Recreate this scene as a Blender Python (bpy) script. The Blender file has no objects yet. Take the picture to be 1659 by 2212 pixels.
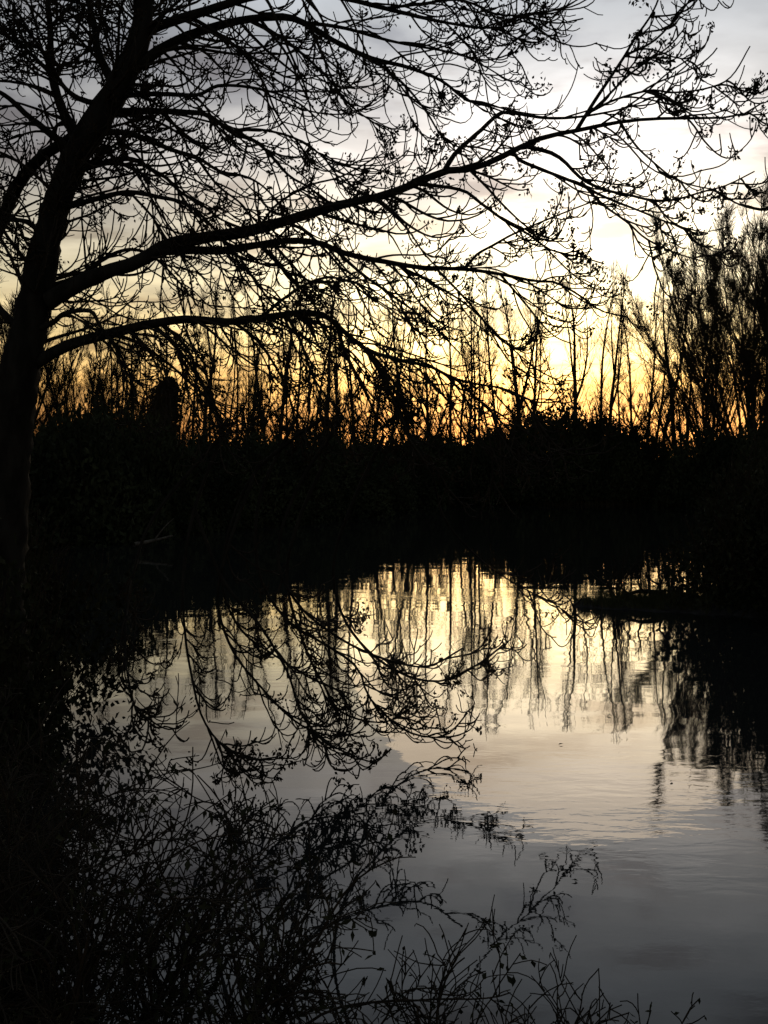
import bpy, math, random
import numpy as np

# ---------------------------------------------------------------- camera, sky, sun, exposure
SC = bpy.context.scene
COL = SC.collection
EYE = 2.5                       # camera height above the water
F = 2372.0                      # focal length in units where the picture is 1659 x 2212
SKY = 0.075                      # sky strength
SUN_AZ, SUN_EL = math.radians(9.8), math.radians(5.5)

cam = bpy.data.objects.new('camera', bpy.data.cameras.new('camera'))
COL.objects.link(cam); SC.camera = cam
cam.data.sensor_fit = 'VERTICAL'; cam.data.sensor_height = 24.0
cam.data.lens = F / 2212 * 24.0
cam.data.shift_y = -86 / 2212
cam.location = (0, 0, EYE); cam.rotation_euler = (math.pi / 2, 0, 0)
cam.data.clip_end = 5000; cam.data.clip_start = 0.05

SC.view_settings.view_transform = 'Standard'; SC.view_settings.look = 'None'
SC.view_settings.exposure = 0.42; SC.view_settings.gamma = 1.0
SC.view_settings.use_curve_mapping = False
SC.cycles.max_bounces = 3; SC.cycles.diffuse_bounces = 1; SC.cycles.glossy_bounces = 2; SC.cycles.caustics_reflective = False

W = bpy.data.worlds.new('World'); SC.world = W; W.use_nodes = True
nt = W.node_tree; nt.nodes.clear()
def N(tree, kind, **kw):
    n = tree.nodes.new(kind)
    for k, v in kw.items():
        if k[0] == 'i' and k[1:].isdigit(): n.inputs[int(k[1:])].default_value = v
        else: setattr(n, k, v)
    return n
def MATH(tree, op, a, b=None, clamp=False):
    n = tree.nodes.new('ShaderNodeMath'); n.operation = op; n.use_clamp = clamp
    for i, v in enumerate((a, b)):
        if v is None: continue
        if isinstance(v, (int, float)): n.inputs[i].default_value = v
        else: tree.links.new(v, n.inputs[i])
    return n.outputs[0]
def RAMP(tree, fac, stops, interp='EASE'):
    n = tree.nodes.new('ShaderNodeValToRGB'); cr_ = n.color_ramp; cr_.interpolation = interp
    while len(cr_.elements) < len(stops): cr_.elements.new(0.5)
    for e, (p, c) in zip(cr_.elements, stops):
        e.position = p; e.color = (*c, 1) if len(c) == 3 else c
    tree.links.new(fac, n.inputs[0]); return n.outputs[0]
def MIX(tree, mode, fac, a, b):
    n = tree.nodes.new('ShaderNodeMix'); n.data_type = 'RGBA'; n.blend_type = mode
    for sock, v in ((n.inputs[0], fac), (n.inputs[6], a), (n.inputs[7], b)):
        if isinstance(v, (int, float)): sock.default_value = v
        elif isinstance(v, tuple): sock.default_value = (*v, 1)
        else: tree.links.new(v, sock)
    return n.outputs[2]

sky = N(nt, 'ShaderNodeTexSky', sky_type='NISHITA', sun_disc=False, sun_elevation=SUN_EL, sun_rotation=SUN_AZ,
        air_density=1.0, dust_density=2.5, ozone_density=1.5, altitude=0)
geo = N(nt, 'ShaderNodeTexCoord')
sep = N(nt, 'ShaderNodeSeparateXYZ'); nt.links.new(geo.outputs['Generated'], sep.inputs[0])
zc = MATH(nt, 'MAXIMUM', sep.outputs[2], 0.0)
# high thin cloud sheet: the direction is projected on a plane overhead, so streaks flatten towards the horizon
den = MATH(nt, 'ADD', zc, 0.10)
cmb = N(nt, 'ShaderNodeCombineXYZ')
nt.links.new(MATH(nt, 'DIVIDE', sep.outputs[0], den), cmb.inputs[0])
nt.links.new(MATH(nt, 'DIVIDE', sep.outputs[1], den), cmb.inputs[1])
mp = N(nt, 'ShaderNodeMapping'); mp.inputs['Scale'].default_value = (1.0, 1.15, 1); mp.inputs['Location'].default_value = (8.4, 6.3, 0)
nt.links.new(cmb.outputs[0], mp.inputs[0])
cl1 = N(nt, 'ShaderNodeTexNoise'); cl1.inputs['Scale'].default_value = 1.5; cl1.inputs['Detail'].default_value = 7; cl1.inputs['Roughness'].default_value = 0.52
cl1.inputs['Distortion'].default_value = 0.35
nt.links.new(mp.outputs[0], cl1.inputs['Vector'])
# haze-veiled glow round the hidden sun
dot = N(nt, 'ShaderNodeVectorMath', operation='DOT_PRODUCT')
sv = (math.sin(SUN_AZ) * math.cos(SUN_EL), math.cos(SUN_AZ) * math.cos(SUN_EL), math.sin(SUN_EL))
nt.links.new(geo.outputs['Generated'], dot.inputs[0]); dot.inputs[1].default_value = sv
ang = MATH(nt, 'ARCCOSINE', MATH(nt, 'MINIMUM', dot.outputs['Value'], 1.0))
cloud = RAMP(nt, cl1.outputs['Fac'], [(0.38, (1.14, 1.14, 1.14)), (0.50, (0.96, 0.96, 0.96)), (0.62, (0.66, 0.665, 0.70))])
base = MIX(nt, 'MULTIPLY', 1.0, sky.outputs[0], (SKY, SKY, SKY))
bw = N(nt, 'ShaderNodeRGBToBW'); nt.links.new(base, bw.inputs[0])
soft = MATH(nt, 'POWER', bw.outputs[0], 0.80)       # thin cloud scatters the glow, so brightness falls off slower than in a clear sky
tint = RAMP(nt, zc, [(0.0, (0.60, 0.16, 0.035)), (0.045, (0.82, 0.32, 0.085)), (0.08, (1.15, 0.62, 0.17)), (0.12, (1.38, 1.00, 0.42)), (0.17, (1.16, 1.00, 0.64)),
                     (0.27, (0.88, 0.84, 0.81)), (0.42, (0.80, 0.90, 1.02))], 'LINEAR')
veil = MIX(nt, 'MULTIPLY', 1.0, tint, soft)
veil = MIX(nt, 'MIX', 0.85, base, veil)
lit = MIX(nt, 'MULTIPLY', 1.0, veil, cloud)
mp2 = N(nt, 'ShaderNodeMapping'); mp2.inputs['Scale'].default_value = (0.9, 1.2, 1); mp2.inputs['Location'].default_value = (1.7, 4.4, 0)
nt.links.new(cmb.outputs[0], mp2.inputs[0])
cl2 = N(nt, 'ShaderNodeTexNoise'); cl2.inputs['Scale'].default_value = 3.4; cl2.inputs['Detail'].default_value = 5; cl2.inputs['Roughness'].default_value = 0.5
nt.links.new(mp2.outputs[0], cl2.inputs['Vector'])
lit = MIX(nt, 'MULTIPLY', 1.0, lit, RAMP(nt, cl2.outputs['Fac'], [(0.36, (1.10, 1.10, 1.10)), (0.52, (0.98, 0.98, 0.98)), (0.66, (0.72, 0.685, 0.68))]))
bg = N(nt, 'ShaderNodeBackground'); bg.inputs[1].default_value = 1.0
nt.links.new(lit, bg.inputs[0])
out = N(nt, 'ShaderNodeOutputWorld'); nt.links.new(bg.outputs[0], out.inputs[0])

sun = bpy.data.objects.new('sun', bpy.data.lights.new('sun', 'SUN')); COL.objects.link(sun)
sun.data.energy = 0.12; sun.data.angle = math.radians(25); sun.data.color = (1.0, 0.72, 0.42)
sun.rotation_euler = (math.pi / 2 - SUN_EL, 0, math.pi - SUN_AZ)


# ---------------------------------------------------------------- helpers
def P(x, y, D):                 # a point D metres ahead, seen at (x, y) in the 1659 x 2212 picture
    return np.array([(x - 829.5) / F * D, D, EYE - (y - 1020) / F * D])

def norm(v): return v / np.maximum(np.linalg.norm(v, axis=-1, keepdims=True), 1e-9)

def spline(pts, n):             # Catmull-Rom through pts, resampled to n points by arc length
    p = np.asarray(pts, float); q = np.vstack([2 * p[0] - p[1], p, 2 * p[-1] - p[-2]]); o = []
    for i in range(1, len(q) - 2):
        for t in np.linspace(0, 1, 8, endpoint=False):
            a, b, c, d = q[i - 1], q[i], q[i + 1], q[i + 2]
            o.append(0.5 * (2 * b + (c - a) * t + (2 * a - 5 * b + 4 * c - d) * t * t + (3 * b - a - 3 * c + d) * t ** 3))
    o.append(p[-1]); o = np.array(o)
    s = np.concatenate([[0], np.cumsum(np.linalg.norm(np.diff(o[:, :3], axis=0), axis=1))])
    u = np.linspace(0, s[-1], n)
    return np.stack([np.interp(u, s, o[:, k]) for k in range(o.shape[1])], 1)

class Geo:                      # collects tubes and leaf faces, builds one mesh
    def __init__(self): self.v = []; self.f = []; self.n = 0; self.sm = []
    def tubes(self, pts, rad, S=3, rng=None, rough=0.0):
        pts = np.asarray(pts, float); rad = np.asarray(rad, float)
        if pts.ndim == 2: pts = pts[None]; rad = rad[None]
        M, K, _ = pts.shape
        if M == 0: return self
        T = norm(np.gradient(pts, axis=1)); mean = norm(T.mean(1))
        ref = np.where(np.abs(mean[:, 2:3]) > 0.7, np.array([[1., .13, 0]]), np.array([[.1, .05, 1.]]))[:, None, :]
        U = norm(np.cross(T, ref)); V = np.cross(T, U)
        a = np.arange(S) / S * 2 * np.pi
        rr = rad[:, :, None] * np.ones((1, 1, S))
        if rough and rng is not None: rr = rr * (1 + rough * rng.standard_normal((M, K, S)))
        ring = pts[:, :, None] + rr[..., None] * (np.cos(a)[None, None, :, None] * U[:, :, None] + np.sin(a)[None, None, :, None] * V[:, :, None])
        idx = self.n + np.arange(M * K * S).reshape(M, K, S)
        nx = np.roll(idx, -1, axis=2)
        q = np.stack([idx[:, :-1], nx[:, :-1], nx[:, 1:], idx[:, 1:]], -1).reshape(-1, 4)
        self.v.append(ring.reshape(-1, 3)); self.f.append(q); self.n += M * K * S; self.sm.append(np.ones(len(q), bool))
        return self
    def leaves(self, pos, axis, side, ln, wd):     # pointed leaf: a folded diamond of two triangles sharing the midrib
        M = len(pos)
        if M == 0: return self
        axis = norm(axis); side = norm(side - axis * (side * axis).sum(1, keepdims=True)); nr = np.cross(axis, side)
        ln = np.asarray(ln).reshape(-1, 1); wd = np.asarray(wd).reshape(-1, 1)
        v = np.stack([pos, pos + axis * ln * .45 + side * wd * .5 + nr * wd * .18, pos + axis * ln, pos + axis * ln * .45 - side * wd * .5 + nr * wd * .18], 1)
        idx = self.n + np.arange(M * 4).reshape(M, 4)
        self.v.append(v.reshape(-1, 3)); self.f.append(idx); self.n += M * 4; self.sm.append(np.zeros(M, bool))
        return self
    def mesh(self, name, mat):
        me = bpy.data.meshes.new(name)
        v = np.concatenate(self.v).astype(np.float32); f = np.concatenate(self.f).astype(np.int32)
        me.vertices.add(len(v)); me.vertices.foreach_set('co', v.ravel())
        me.loops.add(f.size); me.loops.foreach_set('vertex_index', f.ravel())
        me.polygons.add(len(f)); me.polygons.foreach_set('loop_start', np.arange(0, f.size, 4, dtype=np.int32))
        me.polygons.foreach_set('loop_total', np.full(len(f), 4, np.int32))
        me.polygons.foreach_set('use_smooth', np.concatenate(self.sm))
        me.update(calc_edges=True); me.materials.append(mat); return me
    def build(self, name, mat, parent=None):
        return link(name, self.mesh(name, mat), parent)

def link(name, me, parent=None):
    o = bpy.data.objects.new(name, me); COL.objects.link(o)
    if parent is not None: o.parent = parent; o.matrix_parent_inverse = parent.matrix_world.inverted()
    return o
def empty(name, loc=(0, 0, 0), rz=0.0, sc=(1, 1, 1)):
    o = bpy.data.objects.new(name, None); COL.objects.link(o); o.empty_display_size = 0.3
    o.location = loc; o.rotation_euler = (0, 0, rz); o.scale = sc
    return o
def tag(o, label, cat, group=None):
    o['label'] = label; o['category'] = cat
    if group: o['group'] = group
    return o
def kind(o, k): o['kind'] = k; return o

def grow(rng, p0, d0, L, n, wig=0.12, g0=0.0, g1=0.0, bias=None, gpow=1.0):
    """polylines from p0 along d0; g0..g1 is the vertical pull at the foot and at the tip"""
    p0 = np.asarray(p0, float); d = norm(np.asarray(d0, float)); M = len(p0)
    L = np.broadcast_to(np.asarray(L, float), (M,)); g0 = np.broadcast_to(g0, (M,)); g1 = np.broadcast_to(g1, (M,))
    out_ = [p0]; w = np.zeros((M, 3))
    for i in range(n - 1):
        t = (i / max(1, n - 2)) ** gpow
        w = 0.55 * w + wig * rng.standard_normal((M, 3))
        d = d + w; d[:, 2] += g0 * (1 - t) + g1 * t
        if bias is not None: d = d + bias
        d = norm(d); out_.append(out_[-1] + d * (L / (n - 1))[:, None])
    return np.stack(out_, 1)

def sprout(rng, pts, rad, k, t0=0.1, t1=0.98, a0=0.5, a1=1.0, ups=0.0):
    """k side shoots on every polyline: start point, direction, local radius, position along parent"""
    M, K, _ = pts.shape
    t = t0 + (t1 - t0) * rng.random((M, k)); s = t * (K - 1); i = np.minimum(s.astype(int), K - 2); fr = (s - i)[..., None]
    m = np.arange(M)[:, None]
    a = pts[m, i]; b = pts[m, i + 1]; p = a + (b - a) * fr
    T = norm(b - a); r = rad[m, i] * (1 - fr[..., 0]) + rad[m, i + 1] * fr[..., 0]
    rv = rng.standard_normal((M, k, 3)); rv[..., 2] += ups
    pe = norm(rv - T * (rv * T).sum(-1, keepdims=True))
    an = (a0 + (a1 - a0) * rng.random((M, k)))[..., None]
    d = T * np.cos(an) + pe * np.sin(an)
    return p.reshape(-1, 3), d.reshape(-1, 3), r.ravel(), t.ravel()

def taper(M, n, r0, r1, pw=1.0):
    t = np.linspace(0, 1, n) ** pw
    r0 = np.broadcast_to(r0, (M,)); r1 = np.broadcast_to(r1, (M,))
    return r0[:, None] * (1 - t) + r1[:, None] * t

# ---------------------------------------------------------------- materials
def mat(name, c0, c1, scale=8.0, rough=0.9, bump=0.0, stretch=(1, 1, 1), spec=0.2, detail=5, gain=0.9):
    m = bpy.data.materials.new(name); m.use_nodes = True; t = m.node_tree; b = t.nodes['Principled BSDF']
    tc = N(t, 'ShaderNodeTexCoord'); mp_ = N(t, 'ShaderNodeMapping'); mp_.inputs['Scale'].default_value = stretch
    t.links.new(tc.outputs['Object'], mp_.inputs[0])
    nz = N(t, 'ShaderNodeTexNoise'); nz.inputs['Scale'].default_value = scale; nz.inputs['Detail'].default_value = detail; nz.inputs['Roughness'].default_value = 0.6
    t.links.new(mp_.outputs[0], nz.inputs['Vector']); k_ = gain; c0 = tuple(k_ * v for v in c0); c1 = tuple(k_ * v for v in c1)
    t.links.new(RAMP(t, nz.outputs['Fac'], [(0.33, c0), (0.67, c1)]), b.inputs['Base Color'])
    b.inputs['Roughness'].default_value = rough; b.inputs['Specular IOR Level'].default_value = spec
    if bump:
        bp = N(t, 'ShaderNodeBump'); bp.inputs['Strength'].default_value = 0.7; bp.inputs['Distance'].default_value = bump
        t.links.new(nz.outputs['Fac'], bp.inputs['Height']); t.links.new(bp.outputs[0], b.inputs['Normal'])
    return m
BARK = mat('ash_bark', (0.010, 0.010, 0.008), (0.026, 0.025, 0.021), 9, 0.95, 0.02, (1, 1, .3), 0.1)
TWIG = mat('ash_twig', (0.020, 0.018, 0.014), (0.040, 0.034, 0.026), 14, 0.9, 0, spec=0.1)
SEED = mat('ash_seed', (0.020, 0.015, 0.010), (0.045, 0.034, 0.020), 20, 0.9, spec=0.1)
POP = mat('poplar_bark', (0.022, 0.020, 0.016), (0.050, 0.045, 0.035), 3, 0.95, 0.03, (1, 1, .25), 0.1)
POPT = mat('poplar_twig', (0.024, 0.019, 0.013), (0.042, 0.032, 0.020), 5, 0.95, spec=0.05)
WILT = mat('willow_twig', (0.026, 0.023, 0.014), (0.050, 0.042, 0.024), 5, 0.95, spec=0.05)
LEAF = mat('thicket_leaf', (0.014, 0.019, 0.010), (0.034, 0.042, 0.020), 1.6, 0.9, spec=0.08, gain=1.1)
IVY = mat('ivy_leaf', (0.012, 0.018, 0.009), (0.026, 0.036, 0.017), 2.0, 0.7, spec=0.15, gain=1.2)
BRAM = mat('bramble_leaf', (0.015, 0.020, 0.010), (0.034, 0.036, 0.018), 5, 0.85, spec=0.1, gain=1.0)
STEM = mat('shrub_stem', (0.020, 0.016, 0.011), (0.040, 0.030, 0.020), 10, 0.9, spec=0.1)
GRASS = mat('bank_grass', (0.022, 0.028, 0.012), (0.050, 0.052, 0.026), 2.5, 0.9, spec=0.05, gain=1.9)
REED = mat('dry_reed', (0.050, 0.043, 0.026), (0.085, 0.074, 0.045), 3.0, 0.9, spec=0.05, gain=1.9)
SOIL = mat('bank_soil', (0.018, 0.018, 0.011), (0.042, 0.038, 0.024), 1.3, 0.95, 0.05, spec=0.05, gain=1.9)
DEAD = mat('bleached_wood', (0.06, 0.055, 0.045), (0.12, 0.11, 0.09), 9, 0.9, 0.01, (1, 1, .4), 0.1)
MUD = mat('wet_mud', (0.014, 0.013, 0.011), (0.034, 0.032, 0.028), 7, 0.7, 0.03, spec=0.25)

# ---------------------------------------------------------------- setting: ground sheet with the pool carved in, water
POOL = np.array([(-0.7, 4.3), (1.2, 4.1), (4, 4.3), (7, 6), (8.6, 10), (8.8, 15), (7.6, 18), (6.4, 19.2), (6.3, 21), (8.5, 24.5), (13, 32), (20, 45), (26, 60),
                 (28, 76), (22, 84), (12, 84), (3, 86), (-1, 74), (-4.6, 60), (-9, 51), (-13.5, 45), (-15.5, 38), (-11.8, 28), (-8, 20.5), (-5.4, 14.5),
                 (-3.7, 11), (-3.0, 9), (-2.4, 7), (-1.6, 5.4)])
POOL = spline(np.vstack([POOL, POOL[:1]]), 160)[:-1]
def pool_dist(x, y):            # signed distance to the waterline, positive on land
    p = np.stack([x, y], -1); a = POOL; b = np.roll(POOL, -1, 0); d2 = np.full(x.shape, 1e18); ins = np.zeros(x.shape, bool)
    for i in range(len(a)):
        ab = b[i] - a[i]; ap = p - a[i]; t = np.clip((ap @ ab) / (ab @ ab), 0, 1)
        d2 = np.minimum(d2, ((ap - t[..., None] * ab) ** 2).sum(-1))
        c = (a[i, 1] > y) != (b[i, 1] > y)
        with np.errstate(divide='ignore', invalid='ignore'):
            ins ^= c & (x < ab[0] * (y - a[i, 1]) / (ab[1] if ab[1] else 1e-9) + a[i, 0])
    return np.where(ins, -1, 1) * np.sqrt(d2)
SPIT = np.array([(6.9, 19.6), (5.6, 20.2), (4.6, 20.5), (3.75, 20.65)])
def ground_z(x, y):
    x = np.asarray(x, float); y = np.asarray(y, float)
    d = pool_dist(x, y)
    z = np.where(d > 0, 0.95 * (1 - np.exp(-d / 2.4)), -1.3 * (1 - np.exp(d / 1.2)))
    bump = 0.10 * np.sin(x * 1.3 + 2 * np.sin(y * .7)) * np.sin(y * 1.1 + np.sin(x * .9)) + 0.05 * np.sin(x * 3.7 + y * 2.1)
    z = z + bump * np.clip(d / 2, 0, 1)
    far = np.hypot(x, y); z = z + np.clip((far - 110) / 400, 0, 1) * 2.0
    return z
def spit_z(x, y):               # low mud spit running out from the right bank, with a flat wet shelf towards the viewer
    best = np.full(x.shape, 1e9)
    for i in range(len(SPIT) - 1):
        a, b = SPIT[i], SPIT[i + 1]; ab = b - a; t = np.clip(((x - a[0]) * ab[0] + (y - a[1]) * ab[1]) / (ab @ ab), 0, 1)
        w_ = 0.66 - 0.13 * (i + t); dy = y - a[1] - t * ab[1]
        best = np.minimum(best, np.hypot(x - a[0] - t * ab[0], np.where(dy < 0, dy * .6, dy)) / w_)
    n_ = 0.040 * np.sin(x * 9 + 2 * y) * np.sin(y * 7 + x * 3) + .022 * np.sin(x * 23 + y * 17) * np.sin(y * 31)
    return 0.14 * np.exp(-best ** 2 * 2.6) + 0.045 * np.exp(-(best / 1.25) ** 4) - .045 + n_ * np.exp(-best ** 2) - .05 * np.clip((4.1 - x) / .6, 0, 1)
def gz(x, y): return float(max(ground_z(np.array([x]), np.array([y]))[0], spit_z(np.array([x]), np.array([y]))[0] if 3 < x < 7.2 and 17 < y < 23 else -9))

def sheet(name, xs, ys, zf, m):
    X, Y = np.meshgrid(xs, ys); Z = zf(X, Y); nx, ny = len(xs), len(ys)
    v = np.stack([X, Y, Z], -1).reshape(-1, 3); i = np.arange(nx * ny).reshape(ny, nx)
    f = np.stack([i[:-1, :-1], i[:-1, 1:], i[1:, 1:], i[1:, :-1]], -1).reshape(-1, 4)
    g = Geo(); g.v = [v]; g.f = [f]; g.sm = [np.ones(len(f), bool)]
    return g.build(name, m)
su = np.linspace(-1, 1, 321)
xs = 6 * np.sinh(su * 6.2) / np.sinh(1.0) * 1.0
xs = np.sign(su) * (26 * np.abs(su) + 1400 * np.abs(su) ** 6)
yu = np.linspace(0, 1, 420)
ys = -40 + 44 * np.minimum(yu / 0.06, 1) + np.where(yu > .06, (105 * ((yu - .06) / .94) ** 1.25 + 2200 * ((yu - .06) / .94) ** 12), 0)
kind(sheet('ground', xs, ys, ground_z, SOIL), 'structure')

WATER = bpy.data.materials.new('pool_water'); WATER.use_nodes = True
t = WATER.node_tree; b = t.nodes['Principled BSDF']
b.inputs['Base Color'].default_value = (0.013, 0.015, 0.015, 1); b.inputs['Roughness'].default_value = 0.015; b.inputs['IOR'].default_value = 1.333
tc = N(t, 'ShaderNodeTexCoord')
def wnoise(scale, sx, sy, detail, rough=0.5, w=0.0, dist=0.0):
    m_ = N(t, 'ShaderNodeMapping'); m_.inputs['Scale'].default_value = (sx, sy, 1); m_.inputs['Location'].default_value = (w, w * .7, 0)
    m_.inputs['Rotation'].default_value = (0, 0, 0.12)
    t.links.new(tc.outputs['Object'], m_.inputs[0])
    n_ = N(t, 'ShaderNodeTexNoise'); n_.inputs['Scale'].default_value = scale; n_.inputs['Detail'].default_value = detail; n_.inputs['Roughness'].default_value = rough
    n_.inputs['Distortion'].default_value = dist
    t.links.new(m_.outputs[0], n_.inputs['Vector']); return n_.outputs['Fac']
swell = wnoise(0.9, 0.7, 1.1, 2, 0.4, 3)
ripple = wnoise(5.0, 0.55, 1.25, 3, 0.5, 11, 0.4)
patch = RAMP(t, wnoise(0.22, 0.5, 1.0, 3, 0.55, 31, 0.5), [(0.48, (0.02,) * 3), (0.70, (1,) * 3)])
fine = wnoise(13.0, 0.8, 1.2, 2, 0.5, 5)
h = MATH(t, 'ADD', MATH(t, 'ADD', MATH(t, 'MULTIPLY', swell, 0.0050), MATH(t, 'MULTIPLY', fine, 0.00012)), MATH(t, 'MULTIPLY', MATH(t, 'MULTIPLY', ripple, patch), 0.0018))
bp = N(t, 'ShaderNodeBump'); bp.inputs['Strength'].default_value = 1.0; bp.inputs['Distance'].default_value = 1.0
t.links.new(h, bp.inputs['Height']); t.links.new(bp.outputs[0], b.inputs['Normal'])
kind(sheet('water', np.linspace(-45, 45, 31), np.linspace(2.5, 95, 41), lambda X, Y: X * 0.0, WATER), 'structure')

kind(sheet('mud_spit', np.linspace(2.6, 7.4, 120), np.linspace(16.8, 22.2, 120), spit_z, MUD), 'structure')

# ---------------------------------------------------------------- the big ash leaning over the pool
rng = np.random.default_rng(11)
ASH = empty('ash_tree', (-3.30, 9.5, gz(-3.30, 9.5) - .05))
tag(ASH, 'big leaning ash tree with bare limbs and seed clumps spreading over the pool', 'tree')
bpy.context.view_layer.update()

def traced(pts, D0, D1, w0, w1, n, pw=0.8):
    """pts: picture points; depth runs D0..D1 along the limb; w: width in picture units"""
    k = len(pts); Ds = D0 + (D1 - D0) * np.linspace(0, 1, k) ** 1.2
    p = spline([P(x, y, d) for (x, y), d in zip(pts, Ds)], n)
    t = np.linspace(0, 1, n) ** pw
    r = (w0 * (1 - t) + w1 * t) / 2 / F * p[:, 1]
    return p, r

def seeds(g, rng, tips, k=15, size=0.037):
    M = len(tips)
    if not M: return
    c = np.repeat(tips, k, 0) + rng.normal(0, 0.026, (M * k, 3)) * np.repeat(rng.uniform(.35, 1.7, M), k)[:, None]
    ax = rng.standard_normal((M * k, 3)); ax[:, 2] -= 1.0
    g.leaves(c, ax, rng.standard_normal((M * k, 3)), size * rng.uniform(.7, 1.4, M * k), size * .55 * rng.uniform(.7, 1.3, M * k))

def dress(gt, gs, rng, pts, rad, per_m, t0=0.1, lmul=1.0, drop=-0.10, up=0.20, rightward=0.05, lo=.45, hi=1.5, tert=4, quat=2, seedp=.24):
    """secondary, tertiary and last twigs of a limb: they sag first and turn up at the tip, as ash twigs do"""
    Ln = np.linalg.norm(np.diff(pts, axis=0), axis=1).sum(); k = max(2, int(per_m * Ln))
    p, d, r, tt = sprout(rng, pts[None], rad[None], k, t0, 0.99, .40, 1.05)
    d[:, 0] += rightward * 4; d[:, 2] -= 0.15
    L = (lo + (hi - lo) * rng.random(k) ** 1.5) * (1 - .35 * tt) * lmul
    b1 = grow(rng, p, d, L, 14, .055, drop, up, np.array([rightward, 0, 0]), 1.8)
    r1 = taper(k, 14, np.clip(r * .5, .0085, .009 + .009 * L), .0056, .8)
    gt.tubes(b1, r1, 5)
    p, d, r, tt = sprout(rng, b1, r1, tert, .12, 1.0, .45, 1.0)
    L = np.repeat(L, tert) * rng.uniform(.18, .5, len(p)) + .10
    b2 = grow(rng, p, d, L, 8, .065, drop * 1.8, up * 2.4, None, 1.2)
    r2 = taper(len(p), 8, np.clip(r * .8, .0060, .0085), .0050)
    gt.tubes(b2, r2, 4)
    p, d, r, tt = sprout(rng, b2, r2, quat, .25, 1.0, .5, 1.1)
    L = rng.uniform(.06, .22, len(p))
    b3 = grow(rng, p, d, L, 5, .09, -.10, .38)
    gt.tubes(b3, taper(len(p), 5, .0054, .0046), 3)
    w1 = np.where(rng.random(k) < .38, 2.1, .25); w2 = np.repeat(w1, tert); w3 = np.repeat(w2, quat)      # some shoots heavy with seed, others bare
    tips = np.concatenate([b1[:, -1], b2[:, -1], b3[:, -1]]); pr = np.concatenate([w1, w2, w3 * .3]) * seedp
    seeds(gs, rng, tips[rng.random(len(tips)) < pr])
    return b1

def limb(name, pts, D0, D1, w0, w1, per_m=7, subs=(), parent=None, n=40, t0=.1, S=10, **kw):
    p, r = traced(pts, D0, D1, w0, w1, n)
    par = parent or ASH
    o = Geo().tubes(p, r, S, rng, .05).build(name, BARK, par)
    gt, gs = Geo(), Geo()
    dress(gt, gs, rng, p, r, per_m, t0, **kw)
    for (sp, d0, d1, a, c) in subs:                     # branches one can follow with the eye
        q, s = traced(sp, d0, d1, a, c, 26)
        Geo().tubes(q, s, 6, rng, .04).build('branch', BARK, o)
        kk = dict(kw); kk['lmul'] = kw.get('lmul', 1) * .62
        dress(gt, gs, rng, q, s, per_m * .95, .12, **kk)
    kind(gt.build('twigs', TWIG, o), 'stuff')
    if gs.n: kind(gs.build('seed_clumps', SEED, o), 'stuff')
    return p, r

# trunk: foot on the left bank, leaning right and out of the picture at the top
tp = [(-8, 1470, 122), (0, 1300, 112), (10, 1120, 104), (22, 960, 100), (38, 820, 94), (65, 700, 82), (93, 555, 72), (128, 425, 64), (185, 300, 66), (248, 200, 62), (296, 100, 52), (312, 0, 44), (318, -120, 38), (310, -260, 30), (322, -420, 22), (318, -600, 12)]
q = spline([np.append(P(x, y, 9.5), w) for x, y, w in tp], 120)
TR = q[:, :3]; TRr = q[:, 3] * .9 / 2 / F * 9.5 * (1 + .05 * np.sin(np.arange(len(q)) * 1.7) * np.sin(np.arange(len(q)) * .6))
TRr[:10] *= np.linspace(1.45, 1.0, 10)
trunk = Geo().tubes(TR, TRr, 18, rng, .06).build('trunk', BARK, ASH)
gt, gs = Geo(), Geo()
dress(gt, gs, rng, TR[38:], TRr[38:], 19, .0, 1.0, -.06, .22, .015, .4, 1.7, 5, 2, .2)
kind(gt.build('twigs', TWIG, trunk), 'stuff'); kind(gs.build('seed_clumps', SEED, trunk), 'stuff')

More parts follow.
